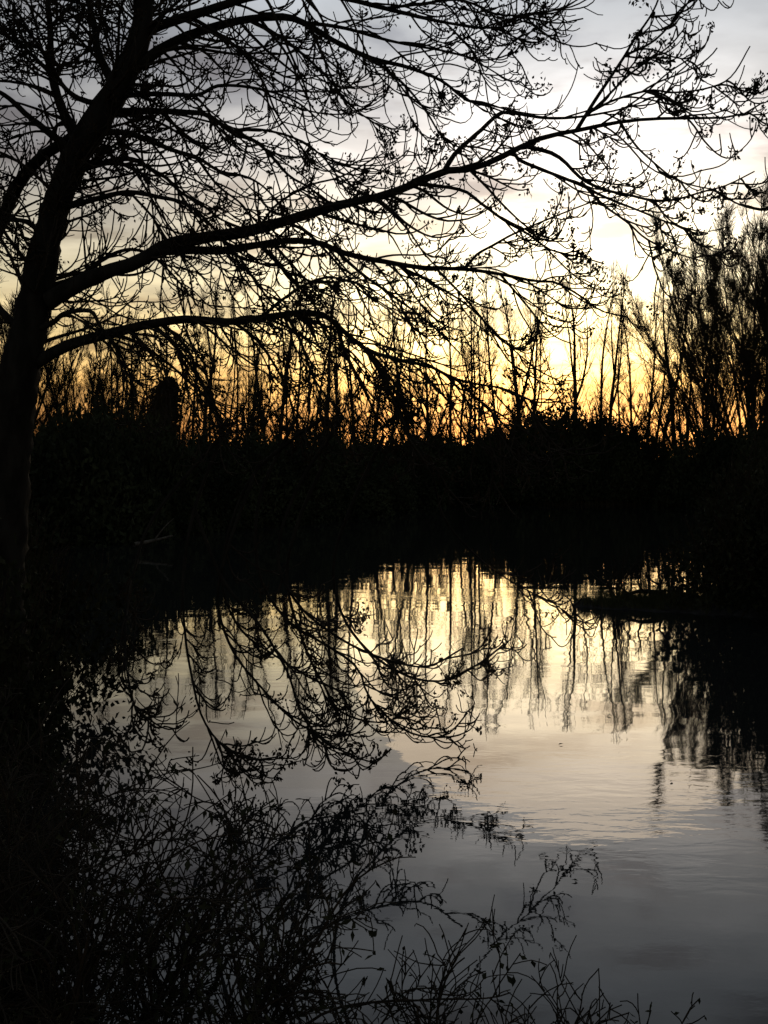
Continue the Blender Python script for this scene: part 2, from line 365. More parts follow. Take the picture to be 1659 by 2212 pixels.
big = [(104, 650), (130, 635), (210, 595), (300, 565), (360, 530), (430, 515), (530, 500), (625, 475), (725, 445), (830, 422), (890, 400), (960, 370), (995, 367), (1030, 362), (1080, 340),
       (1130, 315), (1180, 295), (1245, 282), (1330, 265), (1405, 257), (1495, 255), (1555, 255), (1610, 245), (1650, 220)]
limb('limb', big, 9.4, 8.3, 37, 3, 4.4, [
    ([(960, 368), (985, 330), (1040, 280), (1080, 245), (1115, 245), (1180, 255), (1255, 252), (1345, 235), (1400, 215)], 8.75, 8.7, 12, 3),
    ([(1245, 282), (1280, 225), (1320, 165), (1350, 120), (1370, 85), (1405, 35), (1425, -10), (1440, -70)], 8.5, 8.3, 10, 3),
    ([(1350, 120), (1410, 90), (1455, 45), (1490, 0), (1510, -40)], 8.38, 8.1, 6, 3),
    ([(1265, 252), (1305, 215), (1355, 165), (1395, 135), (1445, 100), (1480, 60)], 8.5, 8.9, 7, 3),
    ([(1275, 242), (1330, 215), (1405, 195), (1455, 200), (1530, 190), (1580, 165), (1620, 100)], 8.5, 8.6, 6, 3),
    ([(1130, 315), (1190, 330), (1220, 350), (1255, 385), (1305, 410), (1355, 420), (1405, 432), (1455, 432), (1515, 415), (1570, 400), (1630, 370)], 8.55, 8.2, 10, 3),
    ([(1110, 330), (1120, 345), (1180, 370), (1255, 400), (1305, 425), (1380, 455), (1455, 485), (1530, 505)], 8.6, 8.9, 9, 3),
    ([(1340, 264), (1370, 310), (1405, 345), (1455, 385), (1495, 400), (1545, 410)], 8.4, 8.1, 6, 3),
    ([(900, 397), (995, 410), (1040, 440), (1095, 480), (1140, 505), (1190, 540), (1255, 555), (1305, 570)], 8.8, 9.1, 9, 3),
    ([(810, 430), (835, 450), (880, 495), (920, 555)], 8.9, 9.1, 7, 3),
    ([(1255, 392), (1300, 440), (1355, 480), (1395, 515), (1455, 545), (1520, 565)], 8.45, 8.2, 7, 3),
    ([(1300, 268), (1340, 240), (1390, 205), (1440, 160), (1500, 120)], 8.4, 8.3, 5, 3),
    ([(610, 478), (660, 500), (720, 560), (770, 620), (840, 670)], 9.0, 9.3, 8, 3),
    ([(470, 508), (520, 560), (560, 620), (620, 690), (690, 760)], 9.1, 9.5, 8, 3),
    ([(560, 490), (600, 440), (670, 400), (740, 380), (830, 330)], 9.1, 9.4, 7, 3)],
    hi=1.5, up=.32, tert=4, quat=1, seedp=.34)
limb('limb', [(345, 542), (430, 540), (480, 542), (550, 530), (625, 520), (690, 525), (725, 540), (775, 555), (830, 565), (905, 577), (1005, 582), (1080, 592), (1155, 607), (1200, 610), (1255, 640), (1295, 670), (1355, 685)], 9.25, 9.6, 20, 3, 5, [
    ([(1005, 580), (1030, 550), (1065, 530), (1110, 505), (1180, 475), (1255, 445), (1295, 430)], 9.5, 9.3, 7, 3),
    ([(725, 540), (780, 590), (850, 640), (930, 700), (1000, 770)], 9.4, 9.8, 8, 3),
    ([(560, 530), (620, 590), (680, 660), (720, 740)], 9.35, 9.7, 8, 3),
    ([(850, 568), (930, 610), (1010, 660), (1080, 730), (1150, 790)], 9.5, 9.2, 7, 3),
    ([(1080, 592), (1130, 650), (1190, 720), (1240, 745)], 9.5, 9.5, 6, 3),
    ([(940, 578), (1000, 640), (1050, 700), (1100, 780), (1160, 820)], 9.5, 9.9, 6, 3)], hi=1.2, quat=1, up=.28, seedp=.3)
limb('limb', [(70, 790), (110, 765), (150, 745), (200, 730), (260, 715), (325, 700), (400, 690), (500, 695), (575, 685), (650, 675), (700, 680), (730, 705), (765, 735), (800, 760), (830, 768), (880, 782), (930, 792), (980, 817), (1030, 830), (1080, 837), (1130, 857), (1170, 880)], 9.5, 8.6, 28, 3, 8, [
    ([(790, 752), (820, 800), (850, 860), (880, 930), (930, 1000)], 9.0, 9.0, 14, 3),
    ([(730, 705), (745, 760), (790, 850), (830, 940)], 9.1, 9.3, 12, 3),
    ([(500, 692), (560, 740), (610, 820), (640, 900)], 9.2, 9.4, 10, 3),
    ([(620, 680), (650, 740), (680, 820), (740, 900)], 9.15, 8.9, 9, 3),
    ([(330, 700), (390, 760), (440, 840), (480, 940)], 9.35, 9.0, 10, 3),
    ([(560, 690), (620, 640), (700, 600), (790, 620), (880, 680)], 9.15, 8.9, 8, 3),
    ([(980, 815), (1040, 870), (1100, 930), (1150, 1000)], 8.75, 8.6, 6, 3)], hi=1.5, drop=-.16)
# lower boughs that hang to the water: seen against the bright pool, mirrored below
hang = [
    [(700, 900), (560, 1010), (500, 1130), (480, 1260), (520, 1360), (600, 1420), (680, 1470), (760, 1500)],
    [(640, 900), (560, 1080), (560, 1240), (620, 1340), (690, 1385), (770, 1440), (800, 1510), (880, 1580), (960, 1590), (1010, 1540)],
    [(480, 940), (420, 1100), (395, 1250), (400, 1370), (412, 1450), (435, 1545), (480, 1610), (540, 1640), (600, 1635)],
    [(560, 1000), (500, 1160), (470, 1290), (500, 1400), (560, 1480), (640, 1560), (720, 1590), (790, 1580)],
    [(830, 940), (760, 1090), (720, 1220), (740, 1330), (800, 1410), (880, 1460), (960, 1470), (1040, 1430), (1090, 1390)],
    [(930, 1000), (960, 1120), (1040, 1210), (1120, 1265), (1190, 1300), (1240, 1335), (1290, 1355)],
    [(740, 900), (640, 1060), (600, 1200), (640, 1300), (720, 1370), (820, 1420), (920, 1440), (1000, 1400)],
    [(480, 940), (330, 1120), (280, 1280), (270, 1400), (280, 1480), (300, 1550), (325, 1550)],
    [(420, 1100), (480, 1250), (560, 1350), (620, 1450), (650, 1540), (700, 1600), (780, 1640)],
    [(700, 1000), (640, 1140), (620, 1260), (660, 1400), (700, 1480), (740, 1540), (830, 1560), (900, 1520)],
]
for i, h_ in enumerate(hang):
    D0 = 9.2; D1 = [9.3, 9.9, 8.2, 9.0, 10.2, 10.5, 8.7, 7.6, 8.4, 9.5][i]
    limb('limb', h_, D0, D1, (10 if i != 5 else 5), (3.6 if i != 5 else 2), (5 if i != 5 else 3), n=34, t0=.42, S=6, hi=.75, lo=.2, drop=-.10, up=.36, rightward=.05, tert=3, quat=1, seedp=.3)
# limbs of the upper trunk
limb('limb', [(285, 152), (350, 105), (400, 80), (475, 55), (550, 40), (625, 38), (675, 60), (725, 90), (800, 125), (880, 145), (955, 175), (1005, 215), (1055, 230), (1110, 250)], 9.5, 10.2, 25, 3, 6.5, [
    ([(540, 42), (620, 90), (700, 160), (760, 230), (830, 280)], 9.75, 10.0, 9, 3),
    ([(650, 48), (740, 60), (850, 90), (960, 110), (1050, 130), (1120, 110)], 9.8, 9.9, 9, 3),
    ([(450, 60), (520, 110), (570, 180), (600, 250), (660, 330)], 9.65, 9.9, 9, 3),
    ([(800, 125), (870, 180), (920, 240), (960, 300), (1020, 330)], 10, 10.2, 7, 3)], hi=1.7, quat=1, up=.26, t0=.03, rightward=.025)
limb('limb', [(308, 70), (360, 50), (450, 22), (550, -8), (660, -20), (760, 0), (860, 25), (970, 50), (1070, 60), (1150, 40)], 9.5, 9.0, 24, 3, 6.5, [
    ([(830, 18), (900, 10), (995, 0), (1070, 30), (1130, 35), (1200, 50), (1260, 40)], 9.15, 9.0, 7, 3),
    ([(620, -15), (700, -40), (820, -60), (950, -40), (1080, -30), (1180, -50)], 9.3, 8.9, 9, 3)], hi=1.7, quat=1, up=.26, t0=.03, rightward=.025)
limb('limb', [(240, 215), (285, 205), (350, 203), (425, 205), (475, 185), (560, 192), (640, 220), (700, 270)], 9.5, 9.0, 13, 3, 6.5, hi=1.7, quat=1, up=.26, t0=.03, rightward=.025)
limb('limb', [(222, 245), (280, 240), (400, 242), (450, 250), (500, 285), (550, 305), (580, 330), (625, 380), (675, 410), (720, 460)], 9.5, 10.1, 17, 3, 6.5, [
    ([(500, 285), (560, 280), (640, 300), (720, 350), (800, 370)], 9.75, 10.1, 7, 3)], hi=1.7, quat=1, up=.26, t0=.03, rightward=.025)
limb('limb', [(190, 292), (250, 285), (300, 295), (375, 325), (425, 340), (475, 370), (525, 380), (565, 400), (610, 445)], 9.5, 8.9, 16, 3, 6.5, [
    ([(425, 340), (470, 400), (530, 450), (560, 520)], 9.2, 8.8, 7, 3)], hi=1.7, quat=1, up=.26, t0=.03, rightward=.025)
limb('limb', [(155, 370), (215, 355), (250, 345), (290, 345), (325, 365), (360, 385), (390, 415), (440, 445), (480, 475), (545, 500)], 9.5, 9.9, 15, 3, 6.5, hi=1.7, quat=1, up=.26, t0=.03, rightward=.025)
limb('limb', [(128, 452), (170, 440), (225, 425), (280, 415), (340, 425), (400, 440), (450, 480), (500, 540), (540, 610)], 9.5, 9.1, 15, 3, 6.5, [
    ([(280, 415), (330, 470), (370, 530), (430, 590), (480, 660)], 9.35, 9.6, 7, 3)], hi=1.7, quat=1, up=.26, t0=.03, rightward=.025)
limb('limb', [(90, 625), (130, 612), (175, 595), (215, 565), (270, 540), (320, 548), (370, 590), (420, 650)], 9.5, 10.2, 14, 3, 6.5, hi=1.7, quat=1, up=.26, t0=.03, rightward=.025)
limb('limb', [(80, 712), (115, 697), (140, 677), (195, 672), (215, 702), (250, 752), (280, 805), (300, 880)], 9.45, 9.0, 13, 3, 6.5, hi=.9)
# left side of the crown
limb('limb', [(-60, 620), (-20, 530), (10, 460), (28, 420), (55, 375), (95, 335), (150, 300), (205, 265)], 10.4, 9.6, 33, 22, 12, S=10, hi=1.0, rightward=-.02)
limb('limb', [(175, 310), (140, 250), (112, 160), (108, 60), (95, -60), (60, -200)], 9.5, 9.9, 26, 4, 13, [
    ([(112, 160), (60, 110), (10, 60), (-60, 20)], 9.6, 9.2, 11, 3), ([(108, 60), (160, 0), (200, -80)], 9.7, 10.3, 9, 3)], hi=1.2, rightward=.0)
limb('limb', [(160, 330), (110, 290), (60, 250), (0, 200), (-80, 190), (-170, 150)], 9.5, 9.0, 20, 3, 13, hi=1.1, rightward=-.03)
limb('limb', [(250, 190), (215, 120), (200, 40), (170, -60), (120, -180)], 9.5, 10.6, 22, 4, 13, hi=1.2, rightward=-.01)
limb('limb', [(225, 230), (150, 200), (90, 110), (40, 30), (-20, -60)], 9.5, 8.7, 14, 3, 13, hi=1.1, rightward=-.01)
limb('limb', [(60, 720), (10, 680), (-50, 600), (-140, 560), (-240, 540)], 9.5, 9.9, 20, 3, 12, hi=1.1, rightward=-.04)
limb('limb', [(100, 520), (60, 480), (0, 470), (-80, 430), (-160, 420)], 9.5, 10.1, 14, 3, 12, hi=1.0, rightward=-.03)
limb('limb', [(316, -60), (380, -140), (470, -200), (580, -230), (700, -210), (800, -150)], 9.5, 9.9, 22, 3, 6, hi=1.3)
limb('limb', [(312, -200), (250, -300), (200, -420), (180, -540)], 9.5, 9.1, 18, 3, 6, hi=1.2, rightward=-.03)
limb('limb', [(316, -300), (400, -400), (480, -480), (580, -520)], 9.5, 9.2, 16, 3, 6, hi=1.2)

# ---------------------------------------------------------------- far side: poplars, broom-shaped willows, low wood, thicket
def copy_thing(src, name, loc, rz, sc):
    r = src.copy(); r.name = name; COL.objects.link(r); r.location = loc; r.rotation_euler = (0, 0, rz); r.scale = sc
    for k in list(r.keys()): del r[k]
    for ch in src.children:
        c = ch.copy(); COL.objects.link(c); c.parent = r
    return r
PROTO = {}
def place(key, builder, name, loc, rz, sc):
    """first use builds the thing with its parts, later ones copy it (sharing mesh data)"""
    if key not in PROTO:
        r = empty(name); parts = builder()
        for (pn, me, st) in parts:
            o = link(pn, me, r)
            if st: kind(o, 'stuff')
        r.location = loc; r.rotation_euler = (0, 0, rz); r.scale = sc; PROTO[key] = r; return r
    return copy_thing(PROTO[key], name, loc, rz, sc)

def poplar(seed, H=17.0, r0=.17, fork=False, full=1.0):
    def f():
        g = np.random.default_rng(seed)
        tr = grow(g, [[0, 0, -.3]], [[g.normal(0, .05), g.normal(0, .05), 1]], H, 22, .022, .03, .03)
        rr = taper(1, 22, r0, .022, 1.1); gt = Geo().tubes(tr, rr, 8, g, .04)
        stems, srad = [tr], [rr]
        if fork:
            p, d, r, _ = sprout(g, tr, rr, 2, .35, .55, .30, .5)
            b_ = grow(g, p, d, H * .5, 22, .02, .10, .06); rb = taper(2, 22, r * .7, .015, .9); gt.tubes(b_, rb, 6)
            stems.append(b_); srad.append(rb)
        st = np.concatenate(stems); sr = np.concatenate(srad); gc = Geo()
        k = int((46 if not fork else 24) * full)
        p, d, r, tt = sprout(g, st, sr, k, .16, .93, .45, .85)
        L = (0.055 + .19 * (1 - tt)) * H * g.uniform(.45, 1.0, len(p))
        b1 = grow(g, p, d, L, 8, .06, .16, .10); r1 = taper(len(p), 8, np.clip(r * .34, .015, .042), .010)
        gc.tubes(b1, r1, 4)
        p, d, r, tt = sprout(g, b1, r1, 4, .2, 1.0, .35, .8); L2 = np.repeat(L, 4) * g.uniform(.2, .5, len(p))
        b2 = grow(g, p, d, L2, 5, .08, .10, .10); r2 = taper(len(p), 5, .013, .009); gc.tubes(b2, r2, 3)
        p, d, r, tt = sprout(g, b2, r2, 3, .2, 1.0, .4, .9)
        b3 = grow(g, p, d, g.uniform(.25, .7, len(p)), 3, .1, .1, .1); gc.tubes(b3, taper(len(p), 3, .008, .006), 3)
        return [('trunk', gt.mesh('trunk', POP), 0), ('crown', gc.mesh('crown', POPT), 0)]
    return f
def broom(seed, H=21.0, stems=11, spread=.42, tw=(12, 8, 6), r0=.2, trunk_h=1.6, thin=1.0):
    def f():
        g = np.random.default_rng(seed)
        gt = Geo(); base = grow(g, [[0, 0, -.4]], [[.02, .02, 1]], trunk_h + .4, 6, .03)
        gt.tubes(base, taper(1, 6, r0 * 2.6, r0 * 2.1), 12, g, .05)
        a = np.arange(stems) * 2.4 + g.normal(0, .3, stems); e = spread * np.sqrt((np.arange(stems) + .5) / stems)
        d = np.stack([np.cos(a) * np.sin(e), np.sin(a) * np.sin(e), np.cos(e)], 1)
        hs = H * g.uniform(.78, 1.0, stems) * np.cos(e * .6)
        p0 = np.repeat(base[0, -2:-1], stems, 0) + d * .15 * np.array([1, 1, .2])
        st = grow(g, p0, d, hs - trunk_h, 20, .025, .012, .025); sr = taper(stems, 20, r0 * g.uniform(.65, 1.0, stems), .018, .9)
        gt.tubes(st, sr, 7, g, .04); gc = Geo()
        p, d, r, tt = sprout(g, st, sr, tw[0], .12, .97, .22, .55)
        L = H * (.07 + .20 * (1 - tt)) * g.uniform(.5, 1.0, len(p))
        b1 = grow(g, p, d, L, 9, .05, .07, .08); r1 = taper(len(p), 9, np.clip(r * .5, .02, .07), .014); gc.tubes(b1, r1, 4)
        p, d, r, tt = sprout(g, b1, r1, tw[1], .15, 1.0, .3, .75); L2 = np.repeat(L, tw[1]) * g.uniform(.18, .45, len(p))
        b2 = grow(g, p, d, L2, 5, .07, .09, .09); r2 = taper(len(p), 5, .016 * thin, .010 * thin); gc.tubes(b2, r2, 3)
        p, d, r, tt = sprout(g, b2, r2, tw[2], .15, 1.0, .3, .8)
        b3 = grow(g, p, d, g.uniform(.3, .9, len(p)) * H / 21, 3, .1, .1, .12); gc.tubes(b3, taper(len(p), 3, .010 * thin, .007 * thin), 3)
        return [('trunk', gt.mesh('trunk', POP), 0), ('crown', gc.mesh('crown', WILT), 0)]
    return f
def bush(seed, n=21000, twigs=420, leaf=.046, lump=.13, tips=True, shoot=.42, lm=None):
    """unit dome (radius 1, height 1): stems from the foot, leafy shell with gaps and ragged shoots"""
    def f():
        g = np.random.default_rng(seed); gs, gl = Geo(), Geo()
        k = 26; a = g.uniform(0, 6.28, k); e = g.uniform(.1, 1.25, k)
        d = np.stack([np.cos(a) * np.sin(e), np.sin(a) * np.sin(e), np.cos(e)], 1)
        b_ = grow(g, g.normal(0, .08, (k, 3)) * [1, 1, 0], d, g.uniform(.6, 1.0, k), 9, .08, .04, -.06)
        rb = taper(k, 9, .016, .005); gs.tubes(b_, rb, 4)
        ph = g.uniform(0, 6.28, (6, 2)); fq = g.uniform(2, 6, (6, 2))
        def rad_of(az, el): return 1 + lump * sum(np.sin(fq[i, 0] * az.round(6) * (1 if i % 2 else 1) + ph[i, 0]) * np.sin(fq[i, 1] * el + ph[i, 1]) for i in range(6)) / 2.2
        az = g.uniform(0, 2 * np.pi, n); sz = g.random(n); el = np.arcsin(sz ** 0.9)
        u = rad_of(np.round(az * 3) / 3 * .0 + az, el) * g.random(n) ** .28
        pos = np.stack([np.cos(az) * np.cos(el), np.sin(az) * np.cos(el), np.sin(el)], 1) * u[:, None]; pos[:, 2] = np.maximum(pos[:, 2], .005)
        ax = g.standard_normal((n, 3)) + pos * .8
        gl.leaves(pos, ax, g.standard_normal((n, 3)), leaf * g.uniform(.6, 1.6, n), leaf * .7 * g.uniform(.6, 1.4, n))
        az = g.uniform(0, 2 * np.pi, twigs); el = np.arcsin(g.random(twigs)); u = rad_of(az, el) * .85
        pos = np.stack([np.cos(az) * np.cos(el), np.sin(az) * np.cos(el), np.sin(el)], 1) * u[:, None]
        d = pos + np.array([0, 0, .7]); tw_ = grow(g, pos, d, g.uniform(.3, 1.0, twigs) * shoot, 5, .12, .08, .02); gs.tubes(tw_, taper(twigs, 5, .005, .0025), 3)
        m_ = 3; q_ = tw_[:, 2:].reshape(-1, 3); q_ = np.repeat(q_, m_ // 3, 0) + g.normal(0, .02, (len(q_) * (m_ // 3), 3))
        q_[:, 2] = np.maximum(q_[:, 2], .005)
        if tips: gl.leaves(q_, g.standard_normal(q_.shape), g.standard_normal(q_.shape), leaf * .5 * g.uniform(.6, 1.4, len(q_)), leaf * .3 * g.uniform(.6, 1.4, len(q_)))
        return [('stems', gs.mesh('stems', STEM), 1), ('foliage', gl.mesh('foliage', lm or LEAF), 1)]
    return f

ORD = ['first', 'second', 'third', 'fourth', 'fifth', 'sixth', 'seventh', 'eighth', 'ninth', 'tenth', 'eleventh', 'twelfth', 'thirteenth', 'fourteenth', 'fifteenth', 'sixteenth',
       'seventeenth', 'eighteenth', 'nineteenth', 'twentieth', 'twenty-first', 'twenty-second', 'twenty-third', 'twenty-fourth', 'twenty-fifth', 'twenty-sixth', 'twenty-seventh',
       'twenty-eighth', 'twenty-ninth', 'thirtieth', 'thirty-first', 'thirty-second', 'thirty-third', 'thirty-fourth', 'thirty-fifth', 'thirty-sixth'] + ['thirty-' + w for w in ('seventh', 'eighth', 'ninth')] + ['fortieth'] + ['forty-' + w for w in ('first', 'second', 'third', 'fourth', 'fifth', 'sixth', 'seventh', 'eighth', 'ninth')] + ['fiftieth'] + ['fifty-' + w for w in ('first', 'second', 'third', 'fourth', 'fifth', 'sixth', 'seventh', 'eighth', 'ninth')] + ['sixtieth'] + ['sixty-' + w for w in ('first', 'second', 'third', 'fourth', 'fifth', 'sixth', 'seventh', 'eighth', 'ninth')]
R = random.Random(5)
# poplars: (x of the foot, y of the top, distance, kind)
pops = [(262, 640, 100, 1), (300, 660, 96, 2), (372, 610, 96, 0), (418, 650, 94, 3), (442, 590, 100, 4), (498, 640, 96, 2), (545, 570, 101, 1), (584, 640, 95, 0), (606, 600, 96, 4), (640, 570, 100, 3), (676, 620, 100, 1), (706, 560, 94, 4), (722, 600, 98, 2), (770, 560, 101, 0), (800, 585, 96, 1), (848, 580, 98, 3), (888, 560, 97, 2), (930, 590, 100, 0), (972, 560, 98, 1), (1012, 575, 102, 3), (1080, 545, 98, 0), (1098, 580, 104, 2), (1132, 560, 100, 1), (1168, 590, 99, 5), (1236, 575, 92, 6), (1292, 590, 98, 2), (1325, 560, 94, 5), (1362, 600, 101, 1), (1388, 590, 98, 0), (1404, 610, 104, 3), (1428, 570, 100, 2), (1468, 580, 93, 4)]
rp = random.Random(8); px_ = 235.0
while px_ < 1490:               # younger, thinner poplars filling the row
    if not (1180 < px_ < 1228 or 1246 < px_ < 1282) and min(abs(px_ - q[0]) for q in pops) > 9:
        pops.append((round(px_), rp.randint(565, 730), rp.randint(93, 106), rp.choice([7, 8, 9, 7, 8])))
    px_ += rp.uniform(14, 40) * (1 if px_ < 1180 else .6)
pops.sort()
feat = {0: 'slim bare poplar', 1: 'thin bare poplar', 2: 'bare poplar', 3: 'slender bare poplar', 4: 'sturdy bare poplar', 5: 'fork-topped bare poplar', 6: 'bold dark-stemmed forked poplar', 7: 'young thin poplar', 8: 'young spindly poplar', 9: 'young forked poplar'}
for i, (px, ty, D, k) in enumerate(pops):
    p = P(px, ty, D); z = gz(p[0], D); H = p[2] - z
    o = place(('pop', k, i % 2), poplar(100 + k + 20 * (i % 2), 17, [.18, .16, .20, .16, .25, .21, .27, .13, .12, .14][k], k in (5, 6, 9), (1.2, 1.1, 1.3, 1.1, 1.4, 1.0, .9, .9, .8, .7)[k]), 'poplar_tree', (p[0], D, z), R.uniform(0, 6.28), (1, 1, H / 17))
    o.rotation_euler = (R.gauss(0, .022), R.gauss(0, .03), o.rotation_euler[2])
    tag(o, f'{feat[k]} in the row beyond the far bank, {ORD[i]} from the left', 'tree', 'bare poplars beyond the far bank')

# dense broom-shaped trees at the right edge and smaller ones far left
for px, ty, D, sx, k, lab in [(1632, 415, 79, 1.12, 0, 'dense broom-shaped bare tree, tallest on the right, behind the right bank bush'),
                              (1765, 400, 84, 1.05, 1, 'dense broom-shaped bare tree cut off by the right picture edge'),
                              (1538, 500, 86, .85, 2, 'smaller broom-shaped bare tree on the left flank of the tallest right one')]:
    p = P(px, ty, D); z = gz(p[0], D)
    o = place(('broom', k), broom(40 + k, 21, 30 if k < 2 else 16, .60 if k < 2 else .5, (14, 10, 9) if k < 2 else (13, 10, 7), .13, 1.6, .8), 'willow_tree', (p[0], D, z), R.uniform(0, 6), (sx, sx, (p[2] - z) / 19.6))
    tag(o, lab, 'tree', 'broom-shaped trees on the right')
for px, ty, D, sx, lab in [(40, 600, 88, .8, 'bushy bare tree behind the ash trunk at the left edge'), (165, 640, 92, .75, 'bushy bare tree just right of the ash trunk on the far left bank'),
                           (-70, 540, 80, .8, 'bushy bare tree left of the ash trunk, cut off by the left edge'),
                           (262, 710, 96, .62, 'low bushy bare tree just left of the ivy-clad tree')]:
    p = P(px, ty, D); z = gz(p[0], D)
    o = place(('lb', 0), broom(60, 21, 12, .62, (12, 8, 6), .22, 1.2, 1.5), 'bare_tree', (p[0], D, z), R.uniform(0, 6), (sx, sx, (p[2] - z) / 19))
    tag(o, lab, 'tree', 'bushy bare trees on the left')
# under-wood saplings between the poplars: small bare trees, seen as a net of twigs against the glow
sap = [(355, 790, 82), (425, 800, 80), (500, 780, 84), (575, 790, 86), (650, 770, 90), (735, 790, 98), (815, 800, 90), (905, 800, 94), (985, 810, 94), (1070, 820, 96), (1330, 800, 90), (1482, 760, 88)]
for i, (px, ty, D) in enumerate(sap):
    p = P(px, ty, D); z = gz(p[0], D); s_ = (p[2] - z) / 8.6
    o = place(('sap', i % 3), broom(80 + i % 3, 9.0, 9, .75, (8, 6, 5), .09, .6, 1.0), 'small_tree', (p[0], D, z), R.uniform(0, 6), (s_ * 1.25, s_ * 1.25, s_))
    tag(o, f'small many-stemmed bare tree under the poplars, {ORD[i]} from the left', 'tree', 'small bare trees under the poplars')

# distant wood on the skyline: one twiggy mass
g = np.random.default_rng(77); gw = Geo()
M = 170; X = g.uniform(-110, 150, M); Y = g.uniform(215, 290, M); H = g.uniform(7, 14, M) + 3 * np.sin(X * .06)
tr = grow(g, np.stack([X, Y, np.full(M, 1.0)], 1), np.tile([0, 0, 1.0], (M, 1)), H * .6, 6, .05); trr = taper(M, 6, .28, .12); gw.tubes(tr, trr, 4)
p, d, r, tt = sprout(g, tr, trr, 16, .3, 1.0, .3, 1.1); b1 = grow(g, p, d, np.repeat(H, 16) * g.uniform(.25, .5, len(p)), 5, .08, .08, .05); r1 = taper(len(p), 5, .07, .035); gw.tubes(b1, r1, 3)
p, d, r, tt = sprout(g, b1, r1, 8, .2, 1.0, .3, .9); b2 = grow(g, p, d, g.uniform(.8, 2.2, len(p)), 3, .1, .05, .05); gw.tubes(b2, taper(len(p), 3, .035, .02), 3)
o = gw.build('distant_wood', POPT); kind(tag(o, 'low distant bare wood on the skyline under the glow', 'wood'), 'stuff')

# thicket along the far bank: (x, y of the top, distance, half width in metres)
th = [(150, 880, 40, 4.5, 'dark rounded bush under the ash trunk on the far left bank'), (215, 850, 44, 4.0, 'dark tall bush left of the ivy-clad tree on the far bank'),
      (300, 915, 46, 4.2, 'dark low bush at the foot of the ivy-clad tree'), (420, 925, 50, 4.2, 'dark low bush just right of the ivy-clad tree'),
      (505, 925, 53, 4.4, 'dark bush second to the right of the ivy-clad tree'), (590, 935, 57, 4.5, 'dark bush third to the right of the ivy-clad tree'),
      (680, 931, 62, 4.6, 'low dark bush left of the far bank middle'), (765, 936, 70, 4.6, 'low flat bush at the middle of the far bank'), (845, 941, 80, 4.8, 'lowest bush of the far bank, right of the middle'),
      (920, 934, 87, 4.8, 'low bush where the orange gap meets the far bank'), (995, 941, 87, 4.6, 'low bush left of the rounded holly-like domes'),
      (1085, 908, 86, 4.2, 'bush on the left shoulder of the tall rounded dome bush'), (1195, 866, 86, 4.9, 'tall rounded dome bush below the bright sun glow'),
      (1290, 880, 87, 3.6, 'rounded bush touching the right side of the tall dome bush'), (1365, 922, 86, 4.2, 'broad rounded bush right of the domes below the glow'),
      (1455, 968, 84, 3.6, 'low bush in the notch left of the broom-shaped trees'), (1540, 915, 78, 4.4, 'dark bush below the left flank of the broom-shaped trees'),
      (1630, 905, 76, 4.6, 'dark bush below the tallest broom-shaped tree at right'), (1710, 895, 70, 5.0, 'dark bush at the right picture edge behind the water')]
for i, (px, ty, D, rw, lab) in enumerate(th):
    p = P(px, ty, D); z = gz(p[0], D)
    o = place(('bush', i % 4), bush(200 + i % 4, tips=False, shoot=.16), 'bank_bush', (p[0], D, z - .15), R.uniform(0, 6.28), (rw, rw * .8, (p[2] - z) * .92))
    tag(o, lab, 'bush', 'bushes along the far bank')
# ivy-clad dead stump
p = P(342, 800, 112); z = gz(p[0], 112); Hh = p[2] - z
IV = empty('ivy_tree', (p[0], 112, z)); tag(IV, 'stout truncated tree wrapped in dark ivy, standing beyond the far left bank', 'tree'); bpy.context.view_layer.update()
g = np.random.default_rng(3)
tr = grow(g, [[p[0], 112, z - .3]], [[.02, 0, 1]], Hh * .97, 12, .02); Geo().tubes(tr, taper(1, 12, .8, .45), 10, g, .06).build('trunk', POP, IV)
n = 4600; tt = g.random(n) ** .85; c = np.stack([np.interp(tt * (12 - 1), np.arange(12), tr[0, :, k]) for k in range(3)], 1); a = g.uniform(0, 6.28, n)
wv = .55 + .20 * np.sin(tt * 9 + 1) + .24 * np.sin(a * 2 + tt * 14) + .16 * np.sin(a * 5 + tt * 31) - .3 * np.clip((tt - .75) * 4, 0, 1) * (np.sin(a * 3) > 0) - .25 * np.clip(tt - .9, 0, 1) * 10 * .4
wv = wv * np.sqrt(np.clip(1.03 - np.clip((tt - .62) / .38, 0, 1) ** 2.2, .02, 1)) * (1 - .25 * np.clip(.35 - tt, 0, 1))
ps = c + np.stack([np.cos(a), np.sin(a), np.zeros(n)], 1) * (2.1 * wv * (g.uniform(.5, 1.05, n) + (g.random(n) < .06) * g.uniform(0, .35, n)))[:, None] + g.normal(0, .05, (n, 3))
kind(Geo().leaves(ps, np.stack([np.cos(a), np.sin(a), np.full(n, -.5)], 1) + g.normal(0, .5, (n, 3)), g.standard_normal((n, 3)), g.uniform(.25, .5, n), g.uniform(.22, .42, n)).build('ivy', IVY, IV), 'stuff')

